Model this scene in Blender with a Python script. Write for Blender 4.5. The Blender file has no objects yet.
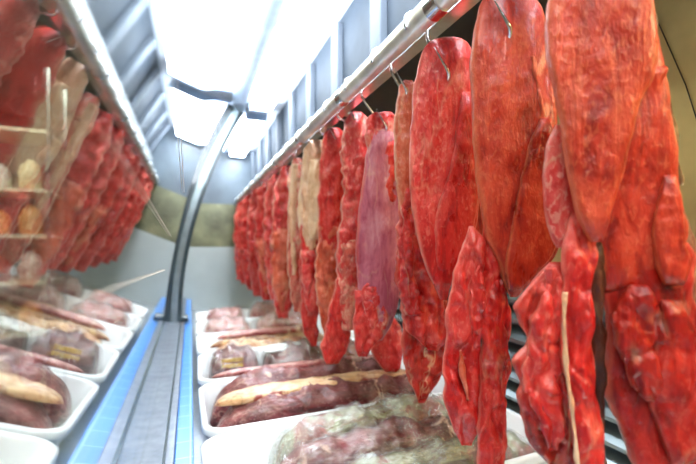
import bpy, bmesh, math, random
from mathutils import Vector, Matrix, noise
random.seed(7)
R = math.radians
C = bpy.context.scene.collection
Z0 = 1.30                       # eye height; everything below is laid out from the eye level
PSI = R(21.5); SP, CP = math.sin(PSI), math.cos(PSI)
F = 400.0; HOR = 247.0

def ray(u, v):
    t = (u-348)/F; s = (HOR-v)/F
    return Vector((SP+t*CP, CP-t*SP, s))
def hit_y(u, v, Y):
    d = ray(u, v); return d*(Y/d.y)
def hit_plane(u, v, p, n):
    d = ray(u, v); return d*(p.dot(n)/d.dot(n))

# ------------------------------------------------------------------ object helpers
def tag(o, label, cat, group=None):
    o['label'] = label; o['category'] = cat
    if group: o['group'] = group
    return o
def empty(name, loc, label=None, cat=None, group=None, rz=0):
    o = bpy.data.objects.new(name, None); C.objects.link(o)
    o.empty_display_size = .05
    o.location = (loc[0], loc[1], loc[2]+Z0); o.rotation_euler = (0, 0, rz)
    if label: tag(o, label, cat, group)
    return o
def obj(name, bm, m, parent=None, smooth=True, off=None):
    """off: eye-level coordinates are turned into parent-local ones by subtracting off"""
    if off is not None:
        bmesh.ops.translate(bm, verts=bm.verts, vec=-Vector(off))
    me = bpy.data.meshes.new(name); bmesh.ops.recalc_face_normals(bm, faces=bm.faces)
    bm.to_mesh(me); bm.free()
    if m: me.materials.append(m)
    for p in me.polygons: p.use_smooth = smooth
    o = bpy.data.objects.new(name, me); C.objects.link(o)
    if parent: o.parent = parent
    else: o.location.z += Z0 if off is None else Z0
    return o
def box(bm, x0, x1, y0, y1, z0, z1):
    vs = [bm.verts.new((x, y, z)) for z in (z0, z1) for y in (y0, y1) for x in (x0, x1)]
    for f in ((0,2,3,1),(4,5,7,6),(0,1,5,4),(2,6,7,3),(0,4,6,2),(1,3,7,5)):
        bm.faces.new([vs[i] for i in f])
    return vs
def bbox(x0, x1, y0, y1, z0, z1, bev=0):
    bm = bmesh.new(); box(bm, x0, x1, y0, y1, z0, z1)
    if bev: bmesh.ops.bevel(bm, geom=bm.edges[:], offset=bev, segments=2, affect='EDGES', profile=.5)
    return bm
def tube(bm, pts, r, seg=10, cap=True):
    pts = [Vector(p) for p in pts]
    rs = r if isinstance(r, (list, tuple)) else [r]*len(pts)
    rings = []; up = None
    for i, p in enumerate(pts):
        a = pts[max(i-1, 0)]; b = pts[min(i+1, len(pts)-1)]
        d = (b-a).normalized()
        if up is None:
            up = d.orthogonal().normalized()
        up = (up-d*up.dot(d)).normalized(); s = d.cross(up)
        rings.append([bm.verts.new(p+(up*math.cos(2*math.pi*k/seg)+s*math.sin(2*math.pi*k/seg))*rs[i]) for k in range(seg)])
    for a, b in zip(rings, rings[1:]):
        for k in range(seg): bm.faces.new((a[k], a[(k+1) % seg], b[(k+1) % seg], b[k]))
    if cap:
        bm.faces.new(rings[0]); bm.faces.new(rings[-1])
def catmull(keys, n):
    """keys: list of tuples (param first). returns n interpolated tuples"""
    t0, t1 = keys[0][0], keys[-1][0]; out = []
    for i in range(n):
        t = t0+(t1-t0)*i/(n-1)
        j = 0
        while j < len(keys)-2 and t > keys[j+1][0]: j += 1
        k1, k2 = keys[j], keys[j+1]
        k0 = keys[max(j-1, 0)]; k3 = keys[min(j+2, len(keys)-1)]
        f = (t-k1[0])/(k2[0]-k1[0]); h = k2[0]-k1[0]; r = [t]
        for c in range(1, len(k1)):
            m1 = (k2[c]-k0[c])/max(k2[0]-k0[0], 1e-6)*h; m2 = (k3[c]-k1[c])/max(k3[0]-k1[0], 1e-6)*h
            r.append((2*f**3-3*f**2+1)*k1[c]+(f**3-2*f**2+f)*m1+(-2*f**3+3*f**2)*k2[c]+(f**3-f**2)*m2)
        out.append(tuple(r))
    return out

# ------------------------------------------------------------------ materials
def newmat(name):
    m = bpy.data.materials.new(name); m.use_nodes = True
    nt = m.node_tree; b = nt.nodes['Principled BSDF']
    return m, nt, b
def N(nt, typ, **kw):
    n = nt.nodes.new(typ)
    for k, v in kw.items():
        if k in n.inputs.keys(): n.inputs[k].default_value = v
        else: setattr(n, k, v)
    return n
def ramp(nt, fac, stops):
    r = nt.nodes.new('ShaderNodeValToRGB'); e = r.color_ramp.elements
    while len(e) < len(stops): e.new(.5)
    for el, (p, c) in zip(e, stops): el.position = p; el.color = (*c, 1)
    nt.links.new(fac, r.inputs['Fac']); return r.outputs['Color']
def noise_tex(nt, coord, scale, detail=4, sc=(1, 1, 1), rough=.55, dist=0):
    mp = nt.nodes.new('ShaderNodeMapping'); mp.inputs['Scale'].default_value = sc
    nt.links.new(coord, mp.inputs['Vector'])
    n = N(nt, 'ShaderNodeTexNoise', Scale=scale, Detail=detail, Roughness=rough, Distortion=dist)
    nt.links.new(mp.outputs['Vector'], n.inputs['Vector']); return n.outputs['Fac']
def mixc(nt, fac, a, b, blend='MIX'):
    m = nt.nodes.new('ShaderNodeMix'); m.data_type = 'RGBA'; m.blend_type = blend
    if isinstance(fac, float): m.inputs[0].default_value = fac
    else: nt.links.new(fac, m.inputs[0])
    for i, c in ((6, a), (7, b)):
        if isinstance(c, tuple): m.inputs[i].default_value = (*c, 1)
        else: nt.links.new(c, m.inputs[i])
    return m.outputs[2]
def mathn(nt, op, a, b=None):
    m = nt.nodes.new('ShaderNodeMath'); m.operation = op; m.use_clamp = False
    for i, v in enumerate((a, b)):
        if v is None: continue
        if isinstance(v, (int, float)): m.inputs[i].default_value = v
        else: nt.links.new(v, m.inputs[i])
    return m.outputs[0]
def plain(name, col, rough=.5, metal=0, var=.06, vs=20, bump=0, coat=0, spec=.5):
    m, nt, b = newmat(name); tc = nt.nodes.new('ShaderNodeTexCoord')
    f = noise_tex(nt, tc.outputs['Object'], vs, 4)
    lo = tuple(max(c*(1-var*2), 0) for c in col); hi = tuple(min(c*(1+var*2), 1) for c in col)
    nt.links.new(ramp(nt, f, [(.3, lo), (.7, hi)]), b.inputs['Base Color'])
    b.inputs['Roughness'].default_value = rough; b.inputs['Metallic'].default_value = metal
    b.inputs['Coat Weight'].default_value = coat; b.inputs['Specular IOR Level'].default_value = spec
    if bump:
        bp = N(nt, 'ShaderNodeBump', Strength=bump, Distance=.005); nt.links.new(f, bp.inputs['Height']); nt.links.new(bp.outputs[0], b.inputs['Normal'])
    return m
def meat(name, dark, mid, light, rim=(.75,.26,.17), fat=0.0, fatcol=(.85,.62,.36), speck=.5, rimw=.7, coat=.22, bs=1.0, sss=.05, web=.35, ax='z', pits=.8):
    m, nt, b = newmat(name); tc = nt.nodes.new('ShaderNodeTexCoord'); co = tc.outputs['Object']
    st = lambda k: (1, 1, k) if ax == 'z' else (k, 1, 1)
    fib = noise_tex(nt, co, 60, 6, st(.24), .65, .8)            # muscle fibres, run down the cut
    patch = noise_tex(nt, co, 13, 5, st(.5), .6, .5)
    fine = noise_tex(nt, co, 190, 3, st(.6), .5, .5)
    s = mathn(nt, 'ADD', mathn(nt, 'MULTIPLY', fib, .5), mathn(nt, 'MULTIPLY', patch, .5))
    col = ramp(nt, s, [(.40, dark), (.5, mid), (.62, light)])
    spk = ramp(nt, mathn(nt, 'MULTIPLY', fine, mathn(nt, 'ADD', patch, .5)), [(.57, (0,0,0)), (.70, (speck,)*3)])
    col = mixc(nt, spk, col, rim)
    # thin webs of membrane and fat
    vm = nt.nodes.new('ShaderNodeMapping'); vm.inputs['Scale'].default_value = st(.38); nt.links.new(co, vm.inputs['Vector'])
    wn = N(nt, 'ShaderNodeTexNoise', Scale=16.0, Detail=3.0); nt.links.new(vm.outputs[0], wn.inputs['Vector'])
    va = nt.nodes.new('ShaderNodeVectorMath'); va.operation = 'SCALE'; va.inputs['Scale'].default_value = .09
    nt.links.new(wn.outputs['Color'], va.inputs[0])
    vb = nt.nodes.new('ShaderNodeVectorMath'); vb.operation = 'ADD'; nt.links.new(vm.outputs[0], vb.inputs[0]); nt.links.new(va.outputs[0], vb.inputs[1])
    vo = N(nt, 'ShaderNodeTexVoronoi', Scale=17.0); vo.feature = 'DISTANCE_TO_EDGE'; nt.links.new(vb.outputs[0], vo.inputs['Vector'])
    webc = ramp(nt, vo.outputs['Distance'], [(.0, (1,1,1)), (.045, (0,0,0))])
    big = noise_tex(nt, co, 9, 2)
    wm = mathn(nt, 'MULTIPLY', webc, mathn(nt, 'MULTIPLY', ramp(nt, big, [(.48, (0,0,0)), (.62, (.8,)*3)]), web))
    col = mixc(nt, wm, col, fatcol)
    if fat > 0:
        fm = ramp(nt, noise_tex(nt, co, 14, 5, (1, 1, .35), .6, .8), [(.66-.32*fat, (0,0,0)), (.72-.3*fat, (1,)*3)])
        col = mixc(nt, fm, col, fatcol)
    at = nt.nodes.new('ShaderNodeAttribute'); at.attribute_name = 'rim'
    rn = mathn(nt, 'MULTIPLY', at.outputs['Fac'], mathn(nt, 'MULTIPLY', ramp(nt, noise_tex(nt, co, 30, 2, (1,1,.4)), [(.35, (.15,)*3), (.6, (1,)*3)]), rimw))
    col = mixc(nt, rn, col, rim)
    nt.links.new(col, b.inputs['Base Color'])
    nt.links.new(ramp(nt, patch, [(.3, (.22,)*3), (.7, (.40,)*3)]), b.inputs['Roughness'])
    b.inputs['Specular IOR Level'].default_value = .38
    b.inputs['Coat Weight'].default_value = coat; b.inputs['Coat Roughness'].default_value = .10
    b.inputs['Subsurface Weight'].default_value = sss; b.inputs['Subsurface Radius'].default_value = (.012, .004, .003); b.inputs['Subsurface Scale'].default_value = 1
    pv = N(nt, 'ShaderNodeTexVoronoi', Scale=130.0); pv.feature = 'SMOOTH_F1'
    pm = nt.nodes.new('ShaderNodeMapping'); pm.inputs['Scale'].default_value = st(.6); nt.links.new(co, pm.inputs['Vector']); nt.links.new(pm.outputs[0], pv.inputs['Vector'])
    pmask = ramp(nt, noise_tex(nt, co, 10, 2), [(.44, (0,0,0)), (.58, (pits,)*3)])
    pit = mathn(nt, 'MULTIPLY', pv.outputs['Distance'], pmask)
    fib = mathn(nt, 'ADD', fib, pit)
    h = mathn(nt, 'ADD', mathn(nt, 'MULTIPLY', fib, .65), mathn(nt, 'ADD', mathn(nt, 'MULTIPLY', fine, .35), mathn(nt, 'MULTIPLY', wm, .25)))
    bp = N(nt, 'ShaderNodeBump', Strength=.9*bs, Distance=.005); nt.links.new(h, bp.inputs['Height'])
    nt.links.new(bp.outputs[0], b.inputs['Normal'])
    return m
M = {}
M['near'] = meat('beef_orange_red', (.24,.007,.004), (.50,.027,.010), (.68,.075,.032), rim=(.80,.19,.08), speck=.3, web=.06, pits=.45)
M['red'] = meat('beef_bright_red', (.34,.004,.004), (.63,.016,.013), (.80,.075,.055), rim=(.85,.24,.17), speck=.35, web=.2)
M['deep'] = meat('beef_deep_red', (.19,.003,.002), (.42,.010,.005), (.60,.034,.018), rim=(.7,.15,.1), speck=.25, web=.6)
M['pink'] = meat('beef_pink_red', (.48,.010,.010), (.72,.04,.036), (.86,.14,.11), rim=(.9,.42,.32), speck=.5)
M['orange'] = meat('beef_orange_lean', (.5,.05,.02), (.68,.11,.05), (.8,.22,.12), rim=(.9,.45,.3), speck=.3)
M['fatty'] = meat('beef_marbled', (.5,.03,.02), (.7,.12,.08), (.82,.3,.2), rim=(.88,.6,.42), fat=.45, fatcol=(.88,.56,.38))
M['fat'] = meat('beef_fat', (.66,.30,.16), (.85,.52,.31), (.92,.68,.48), rim=(.8,.3,.2), speck=.15, coat=.15)
M['oldfat'] = meat('beef_fat_yellow', (.42,.34,.12), (.58,.5,.22), (.68,.6,.32), rim=(.7,.55,.35), speck=.1, coat=.15)
M['silver'] = meat('silverskin', (.36,.06,.10), (.54,.13,.18), (.68,.28,.32), rim=(.75,.12,.09), speck=.2, bs=.5, rimw=.9)
M['edge'] = meat('beef_olive_edge', (.07,.03,.01), (.16,.08,.03), (.3,.15,.06), rim=(.4,.25,.1), speck=.1)
M['dark'] = meat('beef_near_black', (.035,.006,.003), (.08,.015,.006), (.16,.04,.016), rim=(.3,.12,.06), speck=.1)
M['purple'] = meat('beef_purple', (.04,.004,.005), (.12,.014,.018), (.26,.05,.055), rim=(.6,.35,.3), ax='x', rimw=.2, fat=.10, fatcol=(.75,.5,.38), speck=.3)
M['mottled'] = meat('beef_under_green_film', (.09,.02,.012), (.20,.19,.08), (.50,.53,.38), rim=(.75,.75,.65), ax='x', rimw=.25, fat=.42, fatcol=(.30,.05,.04), speck=.7, web=.8)
M['lyingfat'] = meat('beef_fat_lying', (.30,.08,.05), (.74,.42,.19), (.86,.62,.38), rim=(.8,.6,.4), ax='x', speck=.3, coat=.15, fat=.42, fatcol=(.30,.05,.035))
M['palepink'] = meat('beef_pale', (.22,.03,.03), (.46,.14,.13), (.70,.44,.40), ax='x', rimw=.3, rim=(.8,.6,.5), fat=.2, fatcol=(.8,.65,.5))
M['brown'] = meat('beef_brown', (.08,.02,.012), (.2,.06,.03), (.42,.2,.11), rim=(.6,.4,.22), fat=.25, fatcol=(.7,.45,.22))
M['steel'] = plain('brushed_steel', (.62,.63,.66), .28, 1, .05, 60)
M['chrome'] = plain('hook_steel', (.75,.75,.78), .15, 1, .02)
M['rail'] = plain('rail_steel', (.85,.76,.70), .32, .6, .12, 14)
M['white'] = plain('white_plastic_tray', (.80,.81,.80), .32, 0, .02, 10, coat=.2)
M['enamel'] = plain('white_enamel', (.62,.66,.72), .35, 0, .04, 6)
M['housing'] = plain('housing_grey', (.05,.062,.078), .7, 0, .12, 4, spec=.1)
M['ribm'] = plain('rib_pale', (.13,.15,.18), .7, 0, .05, 6, spec=.1)
M['black'] = plain('black_seam_and_shade', (.012,.013,.015), .5, 0, .2, 10)
M['gasket'] = plain('dark_gasket', (.025,.04,.045), .25, 0, .1, 12, coat=.5)
M['greyframe'] = plain('grey_metal', (.30,.36,.37), .25, .7, .06, 25)
M['sill'] = plain('sill_metal', (.21,.23,.27), .4, .5, .12, 30, bump=.1)
M['gold'] = plain('steel_warm_lit', (.72,.58,.24), .36, .45, .12, 5)  # yellow of the reflected warm light is put into the steel's colour
M['endupper'] = plain('end_panel_upper', (.10,.13,.16), .35, 0, .12, 4)
M['endgrey'] = plain('end_panel_grey', (.42,.47,.46), .3, .2, .05, 3)
M['olive'] = plain('end_reflect_olive', (.16,.16,.09), .3, .2, .3, 5)
M['alu'] = plain('aluminium_profile', (.42,.52,.66), .3, .8, .04)
M['shop_wall'] = plain('shop_wall', (.22,.22,.19), .7, 0, .12, 1.5)
M['shop_floor'] = plain('shop_floor', (.3,.3,.28), .4, 0, .1, 3)
M['shop_ceil'] = plain('shop_ceiling', (.42,.43,.42), .8, 0, .05, 2)
M['shelf'] = plain('shelf_cream', (.75,.70,.52), .5, 0, .03)
M['goldfoil'] = plain('gold_sticker', (.75,.5,.12), .3, .6, .2, 90)
M['paper'] = plain('paper_label', (.8,.8,.78), .6, 0, .03)
M['crack'] = plain('scratch_glass', (.62,.52,.42), .5, 0, .05)
for k, c in {'g1': (.7,.66,.6), 'g2': (.65,.32,.12), 'g3': (.3,.06,.05), 'g4': (.72,.6,.35)}.items(): M[k] = plain('goods_'+k, c, .4, 0, .2, 30)

def tiles(name, c1, c2, sc):
    m, nt, b = newmat(name); tc = nt.nodes.new('ShaderNodeTexCoord')
    br = N(nt, 'ShaderNodeTexBrick', Scale=sc); br.offset = 0
    br.inputs['Color1'].default_value = (*c1, 1); br.inputs['Color2'].default_value = (*[x*1.15 for x in c1], 1); br.inputs['Mortar'].default_value = (*c2, 1)
    br.inputs['Mortar Size'].default_value = .012; br.inputs['Brick Width'].default_value = .5; br.inputs['Row Height'].default_value = .5
    nt.links.new(tc.outputs['Object'], br.inputs['Vector']); nt.links.new(br.outputs['Color'], b.inputs['Base Color'])
    b.inputs['Roughness'].default_value = .35
    return m
M['blue'] = tiles('blue_ledge', (.05,.22,.62), (.25,.45,.78), 7)
def emis(name, col, st):
    m, nt, b = newmat(name); b.inputs['Base Color'].default_value = (*col, 1)
    b.inputs['Emission Color'].default_value = (*col, 1); b.inputs['Emission Strength'].default_value = st; return m
M['tube'] = emis('fluorescent_diffuser', (.84,.92,1.0), 25)
M['warm'] = emis('warm_fill', (1.0,.72,.36), 24)
M['fill_lamp'] = emis('fill_panel', (1.0,.96,.92), 11)
M['shoplamp'] = emis('shop_lamp', (1.0,.93,.8), 16)
def glassmat(name, ior, tint):
    m = bpy.data.materials.new(name); m.use_nodes = True; nt = m.node_tree; nt.nodes.clear()
    out = nt.nodes.new('ShaderNodeOutputMaterial'); mx = nt.nodes.new('ShaderNodeMixShader')
    t = N(nt, 'ShaderNodeBsdfTransparent'); t.inputs['Color'].default_value = (*tint, 1)
    g = N(nt, 'ShaderNodeBsdfGlossy', Roughness=.012); g.inputs['Color'].default_value = (1, 1, 1, 1)
    fr = N(nt, 'ShaderNodeFresnel', IOR=ior)
    # the same reflectance from either side of the thin pane
    ge = nt.nodes.new('ShaderNodeLayerWeight'); ge.inputs['Blend'].default_value = .5
    lw = ge.outputs['Facing']
    p = mathn(nt, 'POWER', lw, 3.2); f0 = ((ior-1)/(ior+1))**2
    fac = mathn(nt, 'ADD', mathn(nt, 'MULTIPLY', p, 1-f0), f0)
    nt.nodes.remove(fr)
    nt.links.new(fac, mx.inputs[0]); nt.links.new(t.outputs[0], mx.inputs[1]); nt.links.new(g.outputs[0], mx.inputs[2]); nt.links.new(mx.outputs[0], out.inputs[0])
    return m
M['glass'] = glassmat('case_glass', 1.9, (.86,.92,.9))
def filmmat(name, op=.12):
    m = bpy.data.materials.new(name); m.use_nodes = True; nt = m.node_tree; nt.nodes.clear()
    out = nt.nodes.new('ShaderNodeOutputMaterial'); tc = nt.nodes.new('ShaderNodeTexCoord')
    t = nt.nodes.new('ShaderNodeBsdfTransparent'); g = N(nt, 'ShaderNodeBsdfPrincipled', Roughness=.12)
    g.inputs['Base Color'].default_value = (.75,.80,.76, 1)
    f = noise_tex(nt, tc.outputs['Object'], 26, 5, (1,1,1), .6, 1.5)
    fac = ramp(nt, f, [(.42, (op*.6,)*3), (.56, (op*2,)*3), (.68, (min(1, op*6),)*3)])
    bp = N(nt, 'ShaderNodeBump', Strength=.9, Distance=.01); nt.links.new(f, bp.inputs['Height']); nt.links.new(bp.outputs[0], g.inputs['Normal'])
    gl = N(nt, 'ShaderNodeBsdfGlossy', Roughness=.1); nt.links.new(bp.outputs[0], gl.inputs['Normal'])
    m1 = nt.nodes.new('ShaderNodeMixShader'); m2 = nt.nodes.new('ShaderNodeMixShader'); m2.inputs[0].default_value = .10
    nt.links.new(fac, m1.inputs[0]); nt.links.new(t.outputs[0], m1.inputs[1]); nt.links.new(g.outputs[0], m1.inputs[2])
    nt.links.new(m1.outputs[0], m2.inputs[1]); nt.links.new(gl.outputs[0], m2.inputs[2]); nt.links.new(m2.outputs[0], out.inputs[0])
    return m
M['film'] = filmmat('clear_wrap', .035); M['milkyfilm'] = filmmat('milky_wrap', .085)

# ------------------------------------------------------------------ shop around the counter
def struct(name, bm, m):
    o = obj(name, bm, m, None, False); o['kind'] = 'structure'; return o
struct('floor', bbox(-4.2, 2.2, -2.6, 7.1, -1.38, -1.30), M['shop_floor'])
struct('ceiling', bbox(-4.2, 2.2, -2.6, 7.1, 1.9, 1.98), M['shop_ceil'])
struct('wall_left', bbox(-4.28, -4.2, -2.6, 7.1, -1.3, 1.9), M['shop_wall'])
struct('wall_right', bbox(2.2, 2.28, -2.6, 7.1, -1.3, 1.9), M['shop_wall'])
struct('wall_back', bbox(-4.2, 2.2, 7.1, 7.18, -1.3, 1.9), M['shop_wall'])
struct('wall_front', bbox(-4.2, 2.2, -2.68, -2.6, -1.3, 1.9), M['shop_wall'])

# ------------------------------------------------------------------ the refrigerated display counter
YF, Y0, YE, XR, ZC, ZB = 2.42, -.9, 3.50, .80, .80, -.515
def gx(z): return -.045+.192*z+.23*z*z
def gsweep(y0, y1, dx0, dx1, z0=-.41, z1=.80, n=40, ny=1):
    """strip that follows the bent glass line, dx0..dx1 wide across and y0..y1 long"""
    bm = bmesh.new(); prev = None
    for i in range(n+1):
        z = z0+(z1-z0)*i/n; sl = .192+.46*z; L = math.hypot(1, sl); nx, nz = 1/L, -sl/L
        row = []
        for d, y in ((dx0, y0), (dx1, y0), (dx1, y1), (dx0, y1)):
            row.append(bm.verts.new((gx(z)+nx*d, y, z+nz*d)))
        if prev:
            for k in range(4): bm.faces.new((prev[k], prev[(k+1) % 4], row[(k+1) % 4], row[k]))
        else: bm.faces.new(row)
        prev = row
    bm.faces.new(prev); return bm
case = empty('display_counter', (0, 1.3, -1.3), 'refrigerated butcher counter with bent front glass, blue ledge and steel back coloured by warm light', 'display counter')
def cpart(name, bm, m, smooth=False, parent=None):
    return obj(name, bm, m, parent or case, smooth, off=(0, 1.3, -1.3))
def autos(o, a=40):
    for p in o.data.polygons: p.use_smooth = True
    o.data.set_sharp_from_angle(angle=R(a)); return o
g1 = autos(cpart('glass_pane', gsweep(Y0, YF-.02, -.003, .003), M['glass']))
g2 = autos(cpart('glass_pane', gsweep(YF+.02, YE, -.003, .003), M['glass']))
post = autos(cpart('glass_post', gsweep(YF-.045, YF+.045, -.045, .04), M['gasket'])); post['label'] = 'dark bent post between two glass panes'
autos(cpart('post_strip', gsweep(YF-.052, YF-.045, -.026, .018), M['greyframe'], parent=post))
cpart('post_foot', bbox(gx(-.41)-.035, gx(-.41)+.075, YF-.04, YF+.05, -.415, -.385, .004), M['gasket'], parent=post)
cpart('top_beam', bbox(gx(.8)-.02, gx(.8)+.035, Y0, YE, .785, .815, .004), M['alu'])
cpart('canopy_top', bbox(gx(.8)-.02, XR, Y0, YE, .815, .84), M['enamel'])
cpart('sill', bbox(-.09, -.03, Y0, YE, -.47, -.41, .002), M['sill'])
cpart('sill_groove', bbox(-.05, -.045, Y0, YE, -.41, -.407), M['gasket'])
cpart('inner_ledge', bbox(-.03, .006, Y0, YE, -.47, -.425, .002), M['blue'])
cpart('outer_ledge', bbox(-.19, -.09, Y0, YE, -.47, -.412, .002), M['blue'])
cpart('outer_trim', bbox(-.30, -.19, Y0, YE, -.47, -.42, .003), M['endgrey'])
cpart('front_panel', bbox(-.22, -.105, Y0, YE, -1.3, -.47), M['enamel'])
cpart('deck', bbox(-.105, XR, Y0, YE, -.56, ZB), M['steel'])
cpart('base', bbox(-.12, XR, Y0, YE, -1.3, -.56), M['greyframe'])
cpart('end_panel', bbox(-.12, XR, YE, YE+.03, -.52, .0), M['endgrey'])
cpart('end_window_panel', bbox(-.12, XR, YE, YE+.03, .0, .36), M['olive'])  # shop mirrored and seen in the end glass, given as flat olive colour
cpart('end_upper_panel', bbox(-.12, XR, YE, YE+.03, .36, .84), M['endupper'])
cpart('near_end_panel', bbox(-.105, XR, Y0-.03, Y0, -.56, -.30), M['endgrey'])
# rear: steel sheets with warm reflected light in their colour above, vent slats below
cpart('rear_panel', bbox(XR, XR+.03, Y0, YE, -.08, .84), M['gold'])
for y in (1.15, 2.0, 2.85): cpart('panel_seam', bbox(XR-.003, XR, y-.0015, y+.0015, -.08, .49), M['black'])
cpart('rear_duct', bbox(XR, XR+.03, Y0, YE, -.52, -.08), M['endupper'])
bm = bmesh.new(); tube(bm, [(XR-.002, .50, .49), (XR-.002, .43, .28), (XR-.002, .36, 0)], .0009, 6); cpart('panel_seam', bm, M['black'])
bm = bmesh.new()
for i in range(8):
    z = -.11-.05*i
    vs = box(bm, XR-.035, XR, Y0, YE, z-.004, z+.004)
    for v in vs:
        if v.co.x < XR-.01: v.co.z -= .028
cpart('vent_slats', bm, M['greyframe'])
hs = cpart('cooling_housing', bbox(.50, XR, Y0, YE, .505, .815), M['housing'])
cpart('housing_underside', bbox(.49, XR, Y0, YE, .49, .505), M['black'])  # band of shade under the housing, put in as black colour
y = .33
while y < YE:
    cpart('rib', bbox(.478, .50, y-.035, y+.035, .505, .79, .003), M['ribm'], parent=hs); y += .34
cpart('housing_lip', bbox(.462, .50, Y0, YE, .49, .53, .003), M['enamel'], parent=hs)
# fine scratches on the big pane
def on_glass(u, v):
    d = ray(u, v); lo, hi = .01, 12
    f = lambda k: (d.x*k)-gx(d.z*k)-.005
    for _ in range(60):
        mid = (lo+hi)/2
        if f(mid) > 0: lo = mid
        else: hi = mid
    return d*lo
for pts in ([(171,-6),(176,60),(180,120),(184,192)], [(112,140),(140,185),(171,236)], [(62,309),(110,290),(165,270)]):
    P = []
    for (a, b) in zip(pts, pts[1:]):
        for k in range(6): P.append((a[0]+(b[0]-a[0])*k/6, a[1]+(b[1]-a[1])*k/6))
    P.append(pts[-1]); Q = [on_glass(*p) for p in P]
    bm = bmesh.new(); tube(bm, Q, [.0007*q.length**.8 for q in Q], 6); cpart('scratch', bm, M['crack'], parent=g1)

def fixture(y0, y1, label):
    t = empty('light_fixture', (.40, (y0+y1)/2, .79), label, 'light fixture', 'strip lights under the counter canopy'); o = (.40, (y0+y1)/2, .79)
    obj('housing', bbox(.298, .43, y0, y1, .79, .815, .004), M['enamel'], t, False, o)
    obj('diffuser', bbox(.305, .422, y0+.02, y1-.02, .755, .79, .012), M['tube'], t, True, o)
    for yy in (y0, y1-.02): obj('end_cap', bbox(.30, .428, yy, yy+.02, .75, .79, .003), M['alu'], t, False, o)
fixture(-.88, 2.25, 'long white glowing strip light overhead, the nearer one beside the top glass beam')
fixture(2.40, 3.46, 'short white glowing strip light overhead at the far end of the counter')

# ------------------------------------------------------------------ rail and hooks
RX, RZ, RR = .365, .385, .018
rail = empty('hanging_rail', (RX, 1.3, RZ), 'round steel rail with sleeves running above the hanging beef', 'rail'); ro = (RX, 1.3, RZ)
bm = bmesh.new(); tube(bm, [(RX, Y0, RZ), (RX, YE, RZ)], RR, 24); obj('bar', bm, M['rail'], rail, True, ro)
y = .10
while y < YE-.1:
    bm = bmesh.new(); tube(bm, [(RX, y, RZ), (RX, y+.03, RZ)], RR+.0035, 24); autos(obj('sleeve', bm, M['chrome'], rail, True, ro)); y += .42
obj('flat_strip', bbox(RX+.024, RX+.052, Y0, YE, RZ-.004, RZ+.008), M['steel'], rail, False, ro)
y = .25
while y < YE:
    bm = bmesh.new(); box(bm, RX+.0, RX+.07, y-.01, y+.01, RZ+.008, RZ+.014); box(bm, RX+.056, RX+.07, y-.01, y+.01, RZ+.0, .492)
    obj('bracket', bm, M['steel'], rail, False, ro); y += .84

# ------------------------------------------------------------------ hanging beef
def frac(p, o=3):
    s, a = 0, 1
    for i in range(o): s += noise.noise(p)*a; p = p*2.03+Vector((3.1, 7.7, 1.3)); a *= .5
    return s
def lobe(rows, P0, tx, nrm, thick, w=0.0, rough=.9, flat=.62, seed=0, nr=110, nc=56, wob=.006, w2=None):
    """closed sheet of meat: outline rows (v, left u, right u) carried onto the vertical plane
    through P0, given its own thickness, bulges, folds and torn edges"""
    rows = catmull(rows, nr); bm = bmesh.new(); rl = bm.verts.layers.float.new('rim'); rings = []
    sd = Vector((seed*3.7, seed*1.3, seed*2.1))
    n = len(rows)
    for i, (v, ul, ur) in enumerate(rows):
        f = i/(n-1); ww = w if w2 is None else w+(w2-w)*f
        Pp = P0+nrm*ww
        a = hit_plane(ul, v, Pp, nrm); b = hit_plane(ur, v, Pp, nrm)
        c = (a+b)/2; h = (b-a)/2; hl = max(h.length, .0015); h = h.normalized()
        end = min(f, 1-f)*n
        th = min(thick, hl*.85)*(min(1, .25+.75*math.sqrt(min(1, end/8))))
        ring = []
        for k in range(nc):
            an = 2*math.pi*k/nc; ca, sa = math.cos(an), math.sin(an)
            e = abs(sa)**flat*(1 if sa > 0 else -1)
            ex = abs(ca)**.85*(1 if ca > 0 else -1)
            p = c+h*(hl*ex)
            q = p*1.0+sd
            side = .5 if sa > 0 else -.5
            qs = Vector((q.x*1, q.y, q.z*.35))+nrm*side
            fold = noise.noise(qs*26)*.55+noise.noise(qs*55)*.25
            lump = frac(Vector((q.x, q.y, q.z*.8))*34+nrm*side*9, 3)
            edge = abs(ca)**3
            d = e*th*(1+.42*fold*min(1, rough))+rough*.0042*lump*abs(e)+.35*th*noise.noise(Vector((q.x*14, q.y*14, q.z*3)))
            if rough > 1.2:
                cr = abs(noise.noise(Vector((q.x, q.y, q.z*.3))*30+nrm*side*7+Vector((0, 0, seed))))
                cr2 = abs(noise.noise(Vector((q.x, q.y, q.z*.6))*62+nrm*side*3))
                d -= e*(th*.55*max(0, 1-cr*7)+.0035*max(0, 1-cr2*6))
                d += .006*noise.noise(Vector((q.x*10, q.y*10, q.z*12+seed)))
            jit = edge*wob*(frac(Vector((0, side*0, q.z*1))*28+Vector((seed+ (5 if ca > 0 else 0), 0, 0)), 3))*(1 if ca > 0 else -1)
            pos = p+nrm*d+h*jit
            vt = bm.verts.new(pos); vt[rl] = max(0, min(1, (abs(ca)-.86)/.12))
            ring.append(vt)
        rings.append(ring)
    for a, b in zip(rings, rings[1:]):
        for k in range(nc): bm.faces.new((a[k], a[(k+1) % nc], b[(k+1) % nc], b[k]))
    for r in (rings[0], rings[-1]):
        cc = sum((x.co for x in r), Vector())/nc; cv = bm.verts.new(cc); cv[rl] = 1
        for k in range(nc): bm.faces.new((r[k], r[(k+1) % nc], cv))
    return bm
def hang_y(u):
    t = (u-348)/F; x = .395
    return x*(CP-t*SP)/(SP+t*CP)
HG = 'raw beef cuts hanging from the rail'
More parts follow.
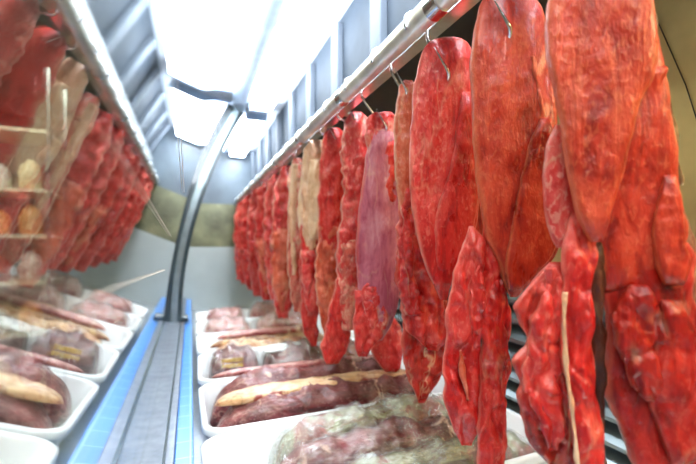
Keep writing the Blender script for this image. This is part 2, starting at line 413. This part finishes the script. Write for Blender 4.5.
def cut(label, tip, Y, yaw, lobes, side=1, hookd=True, px=.395, hooklabel=None):
    """tip: pixel where the hook comes out of the meat"""
    P0 = Vector((px, Y, 0)); a = R(yaw)
    tx = Vector((math.cos(a), -math.sin(a), 0)); nrm = Vector((-math.sin(a), -math.cos(a), 0))   # towards the viewer
    tp = hit_plane(tip[0], tip[1], P0, nrm)
    root = empty('hanging_beef_cut', tp, label, 'meat', HG)
    for i, L in enumerate(lobes):
        name, m, rows, th, w = L[:5]; kw = L[5] if len(L) > 5 else {}
        nr = kw.pop('nr', 90); lab = kw.pop('label', None)
        if name == 'slab' and Y < .7: kw.setdefault('flat', .36); kw.setdefault('rough', .45); th *= .72
        yw = kw.pop('turn', None); t2, n2 = tx, nrm
        if yw is not None: t2 = Vector((math.cos(R(yw)), -math.sin(R(yw)), 0)); n2 = Vector((-math.sin(R(yw)), -math.cos(R(yw)), 0))
        bm = lobe(rows, kw.pop('P0', P0), t2, n2, th, w, seed=hash_(label)+i*1.7, nr=nr, **kw)
        o = obj(name, bm, M[m], root, True, off=tp)
        if lab: o['label'] = lab
    # the S hook: over the rail, down behind the cut, through it and up in front
    top = Vector((RX, 0, RZ+RR+.0035)); pts = []
    yb = tp-nrm*.026
    hx, hy = RX, yb.y
    r = RR+.004
    for k in range(9):
        an = math.pi*(-.15+1.15*k/8)
        pts.append(Vector((hx-r*math.cos(an), hy, RZ+r*math.sin(an))))
    pts.append(Vector((hx+r*.9+.004, hy, RZ-.02)))
    low = tp.z-.012
    mid = Vector((yb.x, yb.y, max(low+.02, tp.z+.004)))
    if mid.z < RZ-.045: pts.append(pts[-1].lerp(mid, .5))
    pts.append(mid); pts.append(yb+Vector((0, 0, -.008)))
    pts.append(tp+Vector((0, 0, -.014))); pts.append(tp+nrm*.018+Vector((0, 0, -.004)))
    k = .6+.4*min(1, Y/.5)
    pts.append(tp+nrm*.024-tx*.012*k+Vector((0, 0, .014*k))); pts.append(tp+nrm*.028-tx*.026*k+Vector((0, 0, .036*k)))
    # smooth
    keys = [(i, *p) for i, p in enumerate(pts)]
    sm = [Vector(k[1:]) for k in catmull(keys, 60)]
    bm = bmesh.new(); tube(bm, sm, [.0033 if i < 52 else .0033*(60-i)/9+.0003 for i in range(60)], 8)
    ho = obj('meat_hook', bm, M['chrome'], None, True, off=tp); ho.location = (tp.x, tp.y, tp.z+Z0)
    tag(ho, hooklabel or ('steel hook holding the '+' '.join(label.split(',')[0].split()[:12])), 'hook', 'steel hooks on the rail')
    return root
def hash_(s): return (sum(ord(c)*(i+1) for i, c in enumerate(s)) % 97)*.37

cut('widest and nearest beef cut, folded orange-red slabs', (600,-8), .29, 34, [
    ('slab', 'near', [(-40,585,625),(-20,560,640),(0,549,648),(50,546,654),(80,551,650),(100,556,640),(150,566,627),(200,575,613),(225,581,607),(242,590,602)], .016, .012, {'wob':.002}),
    ('slab', 'near', [(-30,600,640),(0,598,648),(50,600,656),(100,600,666),(150,592,675),(200,588,678),(240,594,683),(262,600,664),(287,600,622),(292,602,612)], .014, -.008, {'wob':.003}),
    ('flap', 'pink', [(125,555,562),(150,545,572),(190,543,580),(225,547,580),(248,556,572)], .010, -.016, {'wob':.002}),
    ('flap', 'near', [(62,650,656),(70,648,664),(85,648,660),(96,650,654)], .006, .0),
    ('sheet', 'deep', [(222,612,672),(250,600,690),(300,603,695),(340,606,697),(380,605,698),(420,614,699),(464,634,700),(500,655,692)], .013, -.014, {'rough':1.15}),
    ('flap', 'near', [(175,664,674),(200,656,679),(235,652,684),(262,655,688),(285,664,684)], .008, .004, {'wob':.003}),
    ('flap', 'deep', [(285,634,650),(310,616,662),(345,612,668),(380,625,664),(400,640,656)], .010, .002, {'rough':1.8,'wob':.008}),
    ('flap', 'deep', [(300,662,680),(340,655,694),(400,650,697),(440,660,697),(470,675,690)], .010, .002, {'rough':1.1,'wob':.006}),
    ('strip', 'red', [(212,572,590),(236,564,594),(262,562,594),(300,560,590),(325,564,592),(340,560,589),(380,565,593),(420,571,600),(464,577,604),(505,585,600)], .012, -.006, {'w2':.016,'rough':1.5,'wob':.004}),
    ('fat_edge', 'fat', [(292,565,566),(315,562,566),(340,562,567),(380,565,570),(420,571,575),(464,577,580),(490,584,586)],   .003, .022, {'wob':.003,'label':'thin cream fat line'}),
    ('dark_strip', 'dark', [(228,586,598),(250,588,603),(300,588,604),(380,590,604),(460,595,606),(490,598,606)], .008, -.004, {'label':'dark inner strip'}),  # very dark strip set between the lobes
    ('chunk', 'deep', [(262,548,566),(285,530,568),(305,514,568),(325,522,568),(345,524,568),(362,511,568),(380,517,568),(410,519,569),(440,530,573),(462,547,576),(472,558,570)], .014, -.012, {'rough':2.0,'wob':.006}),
    ('chunk', 'red', [(268,545,556),(300,540,562),(330,528,560),(370,524,560),(400,530,562),(430,540,565),(450,548,560)], .010, .0, {'rough':2.2,'wob':.008}),
    ('fat_edge', 'edge', [(0,646,652),(30,648,656),(60,650,659),(90,660,666),(130,668,677),(160,672,678),(185,674,678)], .006, -.016, {'label':'dark olive dried edge'}),
    ('flap', 'brown', [(196,670,678),(220,674,686),(250,680,692),(290,684,697),(330,686,696)], .006, -.02),
    ])
cut('second nearest beef cut, long rounded slab above a thin tail', (506,34), .4375, 27, [
    ('slab', 'near', [(-6,500,520),(-1,486,534),(8,479,541),(30,474,547),(60,471,550),(100,471,554),(140,473,557),(180,476,559),(220,482,560),(240,487,560),(260,497,550),(280,503,530),(297,510,517)], .018, 0, {'wob':.002}),
    ('slab', 'near', [(118,540,548),(150,527,557),(190,518,559),(230,511,559),(255,506,552),(275,506,534),(290,509,520)], .010, .012, {'wob':.002}),
    ('fat_seam', 'orange', [(56,531,533),(80,536,538),(110,541,543),(135,540,541)], .002, .012, {'label':'pale orange seam','nr':40}),
    ('tail', 'red', [(200,482,500),(225,482,502),(250,480,500),(280,477,502),(300,479,505),(318,474,502),(340,480,508),(380,479,505),(420,478,506),(464,478,503),(500,480,502)], .014, -.026, {'w2':.012,'rough':1.7,'wob':.005}),
    ('flap', 'red', [(262,500,508),(290,492,508),(330,490,510),(370,495,508),(395,500,506)], .008, -.008, {'rough':1.6}),
    ('flap', 'red', [(226,470,474),(240,464,482),(262,456,484),(280,452,481),(300,447,486),(330,446,482),(360,444,480),(400,444,478),(425,452,478),(446,462,472)], .013, -.012, {'rough':1.6,'wob':.005}),
    ('flap', 'red', [(258,476,477),(275,472,484),(300,468,487),(330,470,485),(352,477,480)], .009, .0, {'rough':1.4}),
    ('fat_seam', 'orange', [(350,460,461),(362,459,464),(378,462,467),(390,465,469),(400,468,469)], .004, .002, {'nr':30,'label':'small orange seam'}),
    ])
cut('third beef cut from the right, bright red, pointed at its lower end', (446,76), .585, 22, [
    ('slab', 'red', [(37,444,454),(42,430,465),(55,421,471),(80,415,473),(120,411,475),(160,409,477),(200,411,478),(230,416,474),(260,424,462),(280,432,452),(300,441,447)], .018, 0, {'wob':.002}),
    ('slab', 'red', [(92,463,470),(120,457,475),(160,452,477),(200,440,478),(225,434,474),(255,436,466),(275,440,456)], .010, .010, {'wob':.002}),
    ('flap', 'deep', [(200,462,480),(230,456,482),(262,452,480),(290,452,472),(310,456,466)], .009, -.006, {'rough':1.3}),
    ])
cut('narrow beef cut with an orange edge and a ragged lumpy lower half', (405,92), .72, 20, [
    ('slab', 'orange', [(80,404,412),(88,399,418),(130,394,424),(170,395,428),(200,398,430),(240,402,432)], .015, 0, {'wob':.003}),
    ('chunk', 'red', [(172,402,420),(200,400,426),(240,398,430),(262,397,436),(290,397,442),(315,402,446),(335,412,448),(350,426,440)], .022, -.004, {'rough':3.4,'wob':.012}),
    ('chunk', 'pink', [(205,402,414),(235,400,416),(262,398,414),(290,400,418),(315,408,424)], .014, .012, {'rough':3.0,'wob':.010}),
    ('tail', 'deep', [(300,408,448),(330,402,452),(355,403,448),(378,408,440),(392,414,430),(403,419,424)], .014, -.022, {'rough':1.6,'wob':.006}),
    ])
cut('beef cut covered in mauve silverskin with a twisted top', (385,128), .88, 16, [
    ('slab', 'silver', [(128,374,396),(150,367,400),(200,360,402),(240,356,402),(280,357,400),(305,360,397),(325,360,390),(340,362,382)], .026, 0, {'wob':.002,'rough':.6}),
    ('flap', 'pink', [(112,376,392),(120,366,400),(132,364,396),(145,366,392),(160,374,386)], .014, .008, {'rough':1.6}),
    ('flap', 'red', [(140,382,398),(165,379,400),(190,382,397),(206,388,394)], .008, .014, {'rough':1.2}),
    ('fat_strip', 'oldfat', [(146,396,400),(165,396,403),(195,397,403),(212,398,401)], .008, .012, {'label':'yellow fat strip on the right edge'}),
    ('chunk', 'red', [(290,356,372),(315,353,380),(335,354,384),(348,355,372),(357,358,367)], .016, .012, {'rough':1.8}),
    ('chunk', 'pink', [(282,364,378),(300,362,382),(318,366,388),(330,372,386)], .010, .022, {'rough':1.8}),
    ])
cut('beef cut behind the mauve one, pink marbled slab ending in a red point', (357,126), 1.04, 12, [
    ('slab', 'pink', [(112,350,362),(122,344,368),(150,342,372),(200,342,366),(240,338,362),(280,336,360),(310,338,356)], .024, 0, {'rough':2.4,'wob':.01}),
    ('chunk', 'fatty', [(240,342,358),(275,338,362),(310,340,358),(330,344,354)], .018, .012, {'rough':3.0,'wob':.01}),
    ('tail', 'red', [(275,338,352),(305,330,352),(335,324,350),(352,322,346),(364,326,338)], .018, .0, {'rough':1.6}),
    ('chunk', 'pink', [(312,372,392),(330,368,402),(350,370,404),(366,380,400),(372,386,396)], .02, -.03, {'rough':1.6,'wob':.006}),
    ])
cut('beef cut with a smooth scarlet face left of the pink marbled slab', (336,142), 1.20, 10, [
    ('slab', 'red', [(128,328,340),(140,323,346),(180,319,348),(220,318,346),(240,322,344),(262,326,338)], .02, .0, {'rough':.8}),
    ('chunk', 'orange', [(225,318,340),(260,316,342),(290,316,336),(320,320,334),(336,324,330)], .026, .0, {'rough':2.6,'wob':.01}),
    ])
cut('beef cut under a broad layer of cream fat', (317,154), 1.34, 8, [
    ('fat_cap', 'fat', [(140,312,322),(150,304,324),(185,302,324),(215,302,320),(240,304,316),(258,306,312)], .022, .012, {'rough':1.2,'label':'cream fat cap'}),
    ('fat_face', 'fat', [(160,308,318),(172,303,323),(190,300,324),(210,299,322),(228,300,320),(240,304,316)], .012, 0, {'P0':Vector((.345,1.40,0)),'turn':68,'rough':.8,'label':'cream fat face turned to the glass'}),
    ('slab', 'red', [(150,308,326),(200,302,328),(240,300,322),(280,300,318),(315,301,318),(336,306,318),(346,311,316)], .03, -.006, {'rough':1.8,'wob':.01}),
    ('chunk', 'pink', [(250,300,316),(280,302,318),(300,304,320),(316,308,318)], .02, .024, {'rough':2.0}),
    ])
cut('slim beef cut with cream fat down its left edge', (301,166), 1.52, 6, [
    ('slab', 'fatty', [(158,294,304),(168,290,308),(200,288,308),(250,287,306),(290,290,306),(312,294,304)], .03, 0, {'rough':2.0}),
    ('fat_strip', 'fat', [(164,292,298),(200,289,297),(240,290,296),(275,292,296)], .018, .026, {'label':'cream fat strip'}),
    ])
far = [
    (290,178,1.74,[(166,282,294),(180,276,300),(220,272,300),(260,270,298),(295,272,294),(318,278,288)],'pink','orange','wide pink-red beef cut, seventh from the rail\'s far end'),
    (279,184,2.00,[(174,272,284),(188,266,288),(230,264,288),(270,266,286),(300,270,282)],'pink','red','mid-distance scarlet beef cut with a knobbly front, just past the wide pink-red one'),
    (268,192,2.27,[(182,262,274),(194,257,278),(230,255,278),(270,258,276),(300,262,272)],'red','orange','far red beef cut, fifth from the rail\'s far end'),
    (260,197,2.52,[(188,254,266),(200,250,270),(235,247,268),(270,249,266),(296,254,262)],'pink','red','far pink beef cut, fourth from the rail\'s far end'),
    (253,201,2.80,[(194,248,258),(205,243,262),(240,241,260),(270,243,258),(290,247,255)],'red','red','far scarlet beef cut, third from the rail\'s far end'),
    (247,204,3.06,[(198,243,252),(208,239,256),(240,237,254),(265,238,252),(284,241,249)],'red','pink','far beef cut, second from the rail\'s far end'),
    (242,207,3.30,[(202,238,246),(212,235,250),(240,234,248),(262,235,246),(280,237,242)],'pink','silver','last small beef cut at the rail\'s far end, ending above the far trays'),
]
for (u, v, Y, rows, ma, mb, lab) in far:
    mid = rows[len(rows)//2]
    cut(lab, (u, v), Y, 3, [
        ('slab', ma, rows, .035, 0, {'rough':4.2,'wob':.012,'nr':80,'nc':40}),
        ('chunk', mb, [(rows[2][0]+8, rows[2][1]+1, rows[2][2]-7), (mid[0]+15, mid[1]+2, mid[2]-6), (rows[-2][0]-4, rows[-2][1]+2, rows[-2][2]-6), (rows[-1][0]-6, rows[-1][1]+2, rows[-1][2]-4)], .024, .024, {'rough':2.2,'wob':.01,'nr':50,'nc':28}),
    ])

# ------------------------------------------------------------------ trays
def rrect(x0, x1, y0, y1, r, n=6):
    pts = []
    for cx, cy, a0 in ((x1-r, y1-r, 0), (x0+r, y1-r, 90), (x0+r, y0+r, 180), (x1-r, y0+r, 270)):
        for k in range(n+1):
            a = R(a0+90*k/n); pts.append((cx+r*math.cos(a), cy+r*math.sin(a)))
    return pts
def tray_bm():
    bm = bmesh.new(); hx, hy = .36, .168; prev = None
    prof = [(.040,-.100,.03),(.030,-.104,.03),(.018,-.06,.035),(.010,-.018,.04),(.0,-.016,.045),(.0,-.004,.045),(.003,0,.045),(.010,0,.042),(.014,-.004,.04),(.022,-.06,.035),(.034,-.092,.03),(.05,-.097,.03)]
    for ins, z, r in prof:
        ring = [bm.verts.new((x, y, z)) for x, y in rrect(-hx+ins, hx-ins, -hy+ins, hy-ins, r)]
        if prev:
            for k in range(len(ring)): bm.faces.new((prev[k], prev[(k+1) % len(ring)], ring[(k+1) % len(ring)], ring[k]))
        else: bm.faces.new(ring)
        prev = ring
    bm.faces.new(prev); return bm
tmesh = None; ZT = -.405
names = ['white plastic tray nearest the viewer, holding packs in green-white film', 'white plastic tray holding two long purple and cream cuts side by side',
         'white plastic tray holding the gold-stickered purple pack', 'white plastic tray holding the orange-fat cut',
         'shallow-looking white tray with pale packs, second from the far end', 'white plastic tray farthest from the viewer']
TR = []
for i, lab in enumerate(names):
    yc = .75+.35*i; rz = R([1.6, 1.0, -.6, .6, -.4, .3][i])
    if tmesh is None:
        bm = tray_bm(); o = obj('meat_tray', bm, M['white'], None, True, off=(0, 0, 0)); o.data.set_sharp_from_angle(angle=R(50)); tmesh = o
    else: o = tmesh.copy(); C.objects.link(o)
    o.location = (.382, yc, ZT+Z0); o.rotation_euler = (0, 0, rz); tag(o, lab, 'tray', 'white trays on the counter deck'); TR.append((.352, yc))

def slug(x0, y0, x1, y1, w, h, zb, seed, bend=.0, rough=1.0, nr=70, nc=32, taper=.5, grow=0, nz=1.0):
    """an elongated cut lying on a surface at zb"""
    bm = bmesh.new(); rl = bm.verts.layers.float.new('rim'); rings = []
    A = Vector((x0, y0, 0)); B = Vector((x1, y1, 0)); D = (B-A); L = D.length; D.normalize(); S = Vector((-D.y, D.x, 0))
    for i in range(nr+1):
        f = i/nr; g = (1-abs(2*f-1)**(2/taper*1.3))**.5 if 0 < f < 1 else .03
        g = max(g, .05); c = A+D*(L*f)+S*(bend*math.sin(math.pi*f)+.006*noise.noise(Vector((f*4, seed, 0))))
        ww = w/2*g*(1+.18*noise.noise(Vector((f*5, seed, 4))))+grow; hh = h/2*g*(1+.15*noise.noise(Vector((f*6, seed, 9))))+grow
        ring = []
        for k in range(nc):
            a = 2*math.pi*k/nc; ca, sa = math.cos(a), math.sin(a)
            p = Vector((c.x, c.y, zb+h/2*(g if sa < 0 else g)+.0))+S*(ww*abs(ca)**.8*(1 if ca > 0 else -1))
            zz = hh*abs(sa)**.8*(1 if sa > 0 else -1)
            l = frac(Vector((p.x*24+seed, p.y*24, (zz)*24)), 3)
            p.z += zz*(1+.25*l*rough*(sa > 0))*nz; p += S*(.004*l*rough*ca)
            p.z = max(p.z, zb+.0005-grow)
            vt = bm.verts.new(p); vt[rl] = 1 if sa > .5 and ca < .3 else 0; ring.append(vt)
        rings.append(ring)
    for a, b in zip(rings, rings[1:]):
        for k in range(nc): bm.faces.new((a[k], a[(k+1) % nc], b[(k+1) % nc], b[k]))
    bm.faces.new(rings[0]); bm.faces.new(rings[-1]); return bm
ZF = ZT-.0965   # inner floor of a tray
def pack(label, m, x0, y0, x1, y1, w, h, seed, film=None, fat=None, zb=ZF, bend=0, sticker=None, name='wrapped_beef_pack', group='beef cuts lying in the trays', rough=1.0):
    off = Vector(((x0+x1)/2, (y0+y1)/2, zb))
    t = empty(name, off, label, 'meat', group)
    obj('cut', slug(x0, y0, x1, y1, w, h, zb+.002, seed, bend, rough), M[m], t, True, off)
    if fat:
        fx, fw, fh, fs = fat   # lateral shift, width, height
        D = Vector((x1-x0, y1-y0, 0)).normalized(); S = Vector((-D.y, D.x, 0))*fx; sh = D*.03
        obj('fat_layer', slug(x0+S.x+sh.x*.2, y0+S.y, x1+S.x-sh.x*1.5, y1+S.y-sh.y, fw, fh, zb+h-fh*.72, seed+3, bend, rough*.8), M[fs], t, True, off)
    if film: obj('plastic_film', slug(x0-.01, y0, x1+.01, y1, w, h, zb+.002, seed, bend, rough*1.6, grow=.004), M[film], t, True, off)
    if sticker:
        sx, sy, sz, sm, ss = sticker
        bm = bmesh.new()
        for k in range(7):
            for j in range(2):
                if random.random() < .85: box(bm, sx+k*ss*.16-ss*.5, sx+k*ss*.16-ss*.5+ss*.12, sy+.002*j, sy+.003+.002*j, sz+j*ss*.3-.01, sz+j*ss*.3-.01+ss*.2)
        obj('sticker', bm, M[sm], t, False, off)
    return t
# tray 1 (nearest)
pack('wrapped pack in mottled green and white film, nearest tray, rear row', 'mottled', .16, .845, .69, .835, .10, .13, 1.2, 'milkyfilm')
pack('wrapped pack of dark red meat at the left front of the nearest tray', 'purple', .12, .745, .69, .74, .10, .125, 2.4, 'film')
pack('wrapped pack with greenish film at the near edge of the nearest tray', 'mottled', .20, .648, .69, .645, .085, .12, 3.7, 'milkyfilm')
# tray 2
pack('long purple cut with a pale pink top, rear one in its tray', 'purple', .05, 1.178, .69, 1.175, .12, .14, 4.1, None, (.03,.03,.02,'palepink'), name='beef_cut', rough=.9)
pack('long purple cut with a thick cream fat top, front one in its tray', 'purple', .05, 1.035, .69, 1.04, .13, .13, 5.3, None, (.015,.07,.034,'lyingfat'), name='beef_cut', rough=.9)
# tray 3
pack('round purple pack with a gold sticker at the left end of its tray', 'purple', .055, 1.45, .23, 1.45, .2, .15, 6.6, 'film', sticker=(.125, 1.352, ZF+.118, 'goldfoil', .06))
pack('purple pack in crinkled white film beside the gold-stickered one', 'purple', .24, 1.44, .47, 1.45, .2, .14, 7.2, 'milkyfilm', (0,.08,.02,'paper'))
pack('dark brown beef piece at the right end of the third tray', 'dark', .48, 1.45, .65, 1.45, .19, .13, 8.1, None, name='beef_cut', rough=1.5)
# tray 4
pack('orange-fat beef cut with dark stripes lying in the fourth tray, rear side', 'brown', .10, 1.84, .62, 1.87, .11, .12, 9.2, None, (-.01,.06,.03,'palepink'), name='beef_cut')
pack('orange fat slab in front of the striped cut in the fourth tray', 'lyingfat', .07, 1.73, .60, 1.74, .12, .105, 10.1, None, (.02,.04,.03,'brown'), name='beef_cut')
# tray 5, 6
pack('pale pink wrapped pack in the second-farthest tray, left', 'palepink', .06, 2.15, .30, 2.16, .2, .125, 11.3, 'milkyfilm')
pack('pale wrapped pack in crumpled film in the second-farthest tray, right', 'palepink', .32, 2.15, .62, 2.15, .2, .135, 12.2, 'milkyfilm')
pack('small pink wrapped pack in the farthest tray, left', 'palepink', .08, 2.50, .31, 2.50, .2, .13, 13.3, 'film')
pack('white-filmed pack in the farthest tray, right', 'palepink', .33, 2.5, .62, 2.5, .2, .15, 14.6, 'milkyfilm')

# ------------------------------------------------------------------ shop fittings seen through the glass
sx0, sx1, sy0, sy1 = -1.60, -.97, 3.5, 3.95
sh = empty('shelf_unit', ((sx0+sx1)/2, 3.7, -1.3), 'cream shelf unit with metal posts outside the counter glass', 'shelves'); so = ((sx0+sx1)/2, 3.7, -1.3)
SZ = [-1.0, -.62, -.25, .09, .42, .85]
for z in SZ: obj('shelf_board', bbox(sx0, sx1, sy0, sy1, z-.025, z), M['shelf'], sh, False, so)
for x in (sx0-.02, sx1):
    for y in (sy0, sy1-.03): obj('post', bbox(x, x+.02, y, y+.03, -1.3, 1.3), M['greyframe'], sh, False, so)
cols = ['g1','g2','g4','g1','g3','g2']; ci = 0
cn = {'g1':'white','g2':'orange','g3':'dark red','g4':'tan'}
shn = ['bottom','second lowest','third lowest','fourth lowest','fifth lowest']
for si, z in enumerate(SZ[:5]):
    for k in range(3):
        x = sx0+.12+.19*k; w = .07; hgt = .14+.04*((si*3+k) % 3); m = cols[(si+k*2) % 6]
        pos = ['left', 'middle', 'right'][k]
        bm = bmesh.new(); prev = None; n = 20
        for (rr, zz) in ((.0,0),(w*.8,0),(w,.02),(w*1.05,hgt*.6),(w*.8,hgt*.85),(w*.4,hgt*.93),(w*.4,hgt),(0,hgt)):
            ring = [bm.verts.new((x+max(rr,.001)*math.cos(2*math.pi*j/n), 3.62+max(rr,.001)*math.sin(2*math.pi*j/n), z+zz)) for j in range(n)]
            if prev:
                for j in range(n): bm.faces.new((prev[j], prev[(j+1) % n], ring[(j+1) % n], ring[j]))
            prev = ring
        o = obj('jar', bm, M[m], None, True, off=(x, 3.62, z)); o.location = (x, 3.62, z+Z0)
        tag(o, '%s jar on the %s shelf outside the glass, %s of three' % (cn[m], shn[si], pos), 'jar', 'jars on the shelf unit')
def lamp(name, x, y, sx, sy, m, label):
    t = empty(name, (x, y, 1.9), label, 'ceiling light'); o = (x, y, 1.9)
    obj('frame', bbox(x-sx-.03, x+sx+.03, y-sy-.03, y+sy+.03, 1.86, 1.9), M['enamel'], t, False, o)
    obj('diffuser', bbox(x-sx, x+sx, y-sy, y+sy, 1.845, 1.86), M[m], t, False, o)
lamp('ceiling_panel', -2.6, 5.2, .5, .14, 'shoplamp', 'warm rectangular ceiling light glimpsed through the front glass')
lamp('ceiling_panel', -.75, -1.3, .7, .7, 'fill_lamp', 'large square fill panel added on the shop ceiling, unseen behind the viewer')  # added frontal fill for the meat, out of view
lamp('ceiling_panel', -1.3, 2.3, .5, .5, 'shoplamp', 'ceiling panel added to brighten the shelf unit, left of the counter')  # added out of view to brighten the shelves
# added warm fill under the cooling housing, unseen behind the viewer, lights rear panel
t = empty('warm_fill', (.66, -.42, .49), 'added warm fill strip under the cooling housing, out of view at the near end', 'lamp'); wo = (.66, -.42, .49)
obj('bracket', bbox(.61, .71, -.82, -.02, .475, .49), M['enamel'], t, False, wo)
obj('diffuser', bbox(.62, .70, -.80, -.04, .45, .475, .006), M['warm'], t, False, wo)

# ------------------------------------------------------------------ world, camera
sc = bpy.context.scene
w = bpy.data.worlds.new('world'); sc.world = w; w.use_nodes = True
w.node_tree.nodes['Background'].inputs[0].default_value = (.6, .65, .7, 1); w.node_tree.nodes['Background'].inputs[1].default_value = .2
cam = bpy.data.cameras.new('camera'); co = bpy.data.objects.new('camera', cam); C.objects.link(co)
cam.sensor_width = 36; cam.lens = F/696*36; cam.shift_y = (HOR-232)/696
co.location = (0, 0, Z0); co.rotation_euler = (R(90), 0, -PSI); cam.clip_start = .01
cam.dof.use_dof = True; cam.dof.focus_distance = .62; cam.dof.aperture_fstop = 3.2
sc.camera = co
sc.view_settings.view_transform = 'Standard'; sc.view_settings.look = 'None'; sc.view_settings.gamma = 1; sc.view_settings.use_curve_mapping = False
sc.view_settings.exposure = 0.5
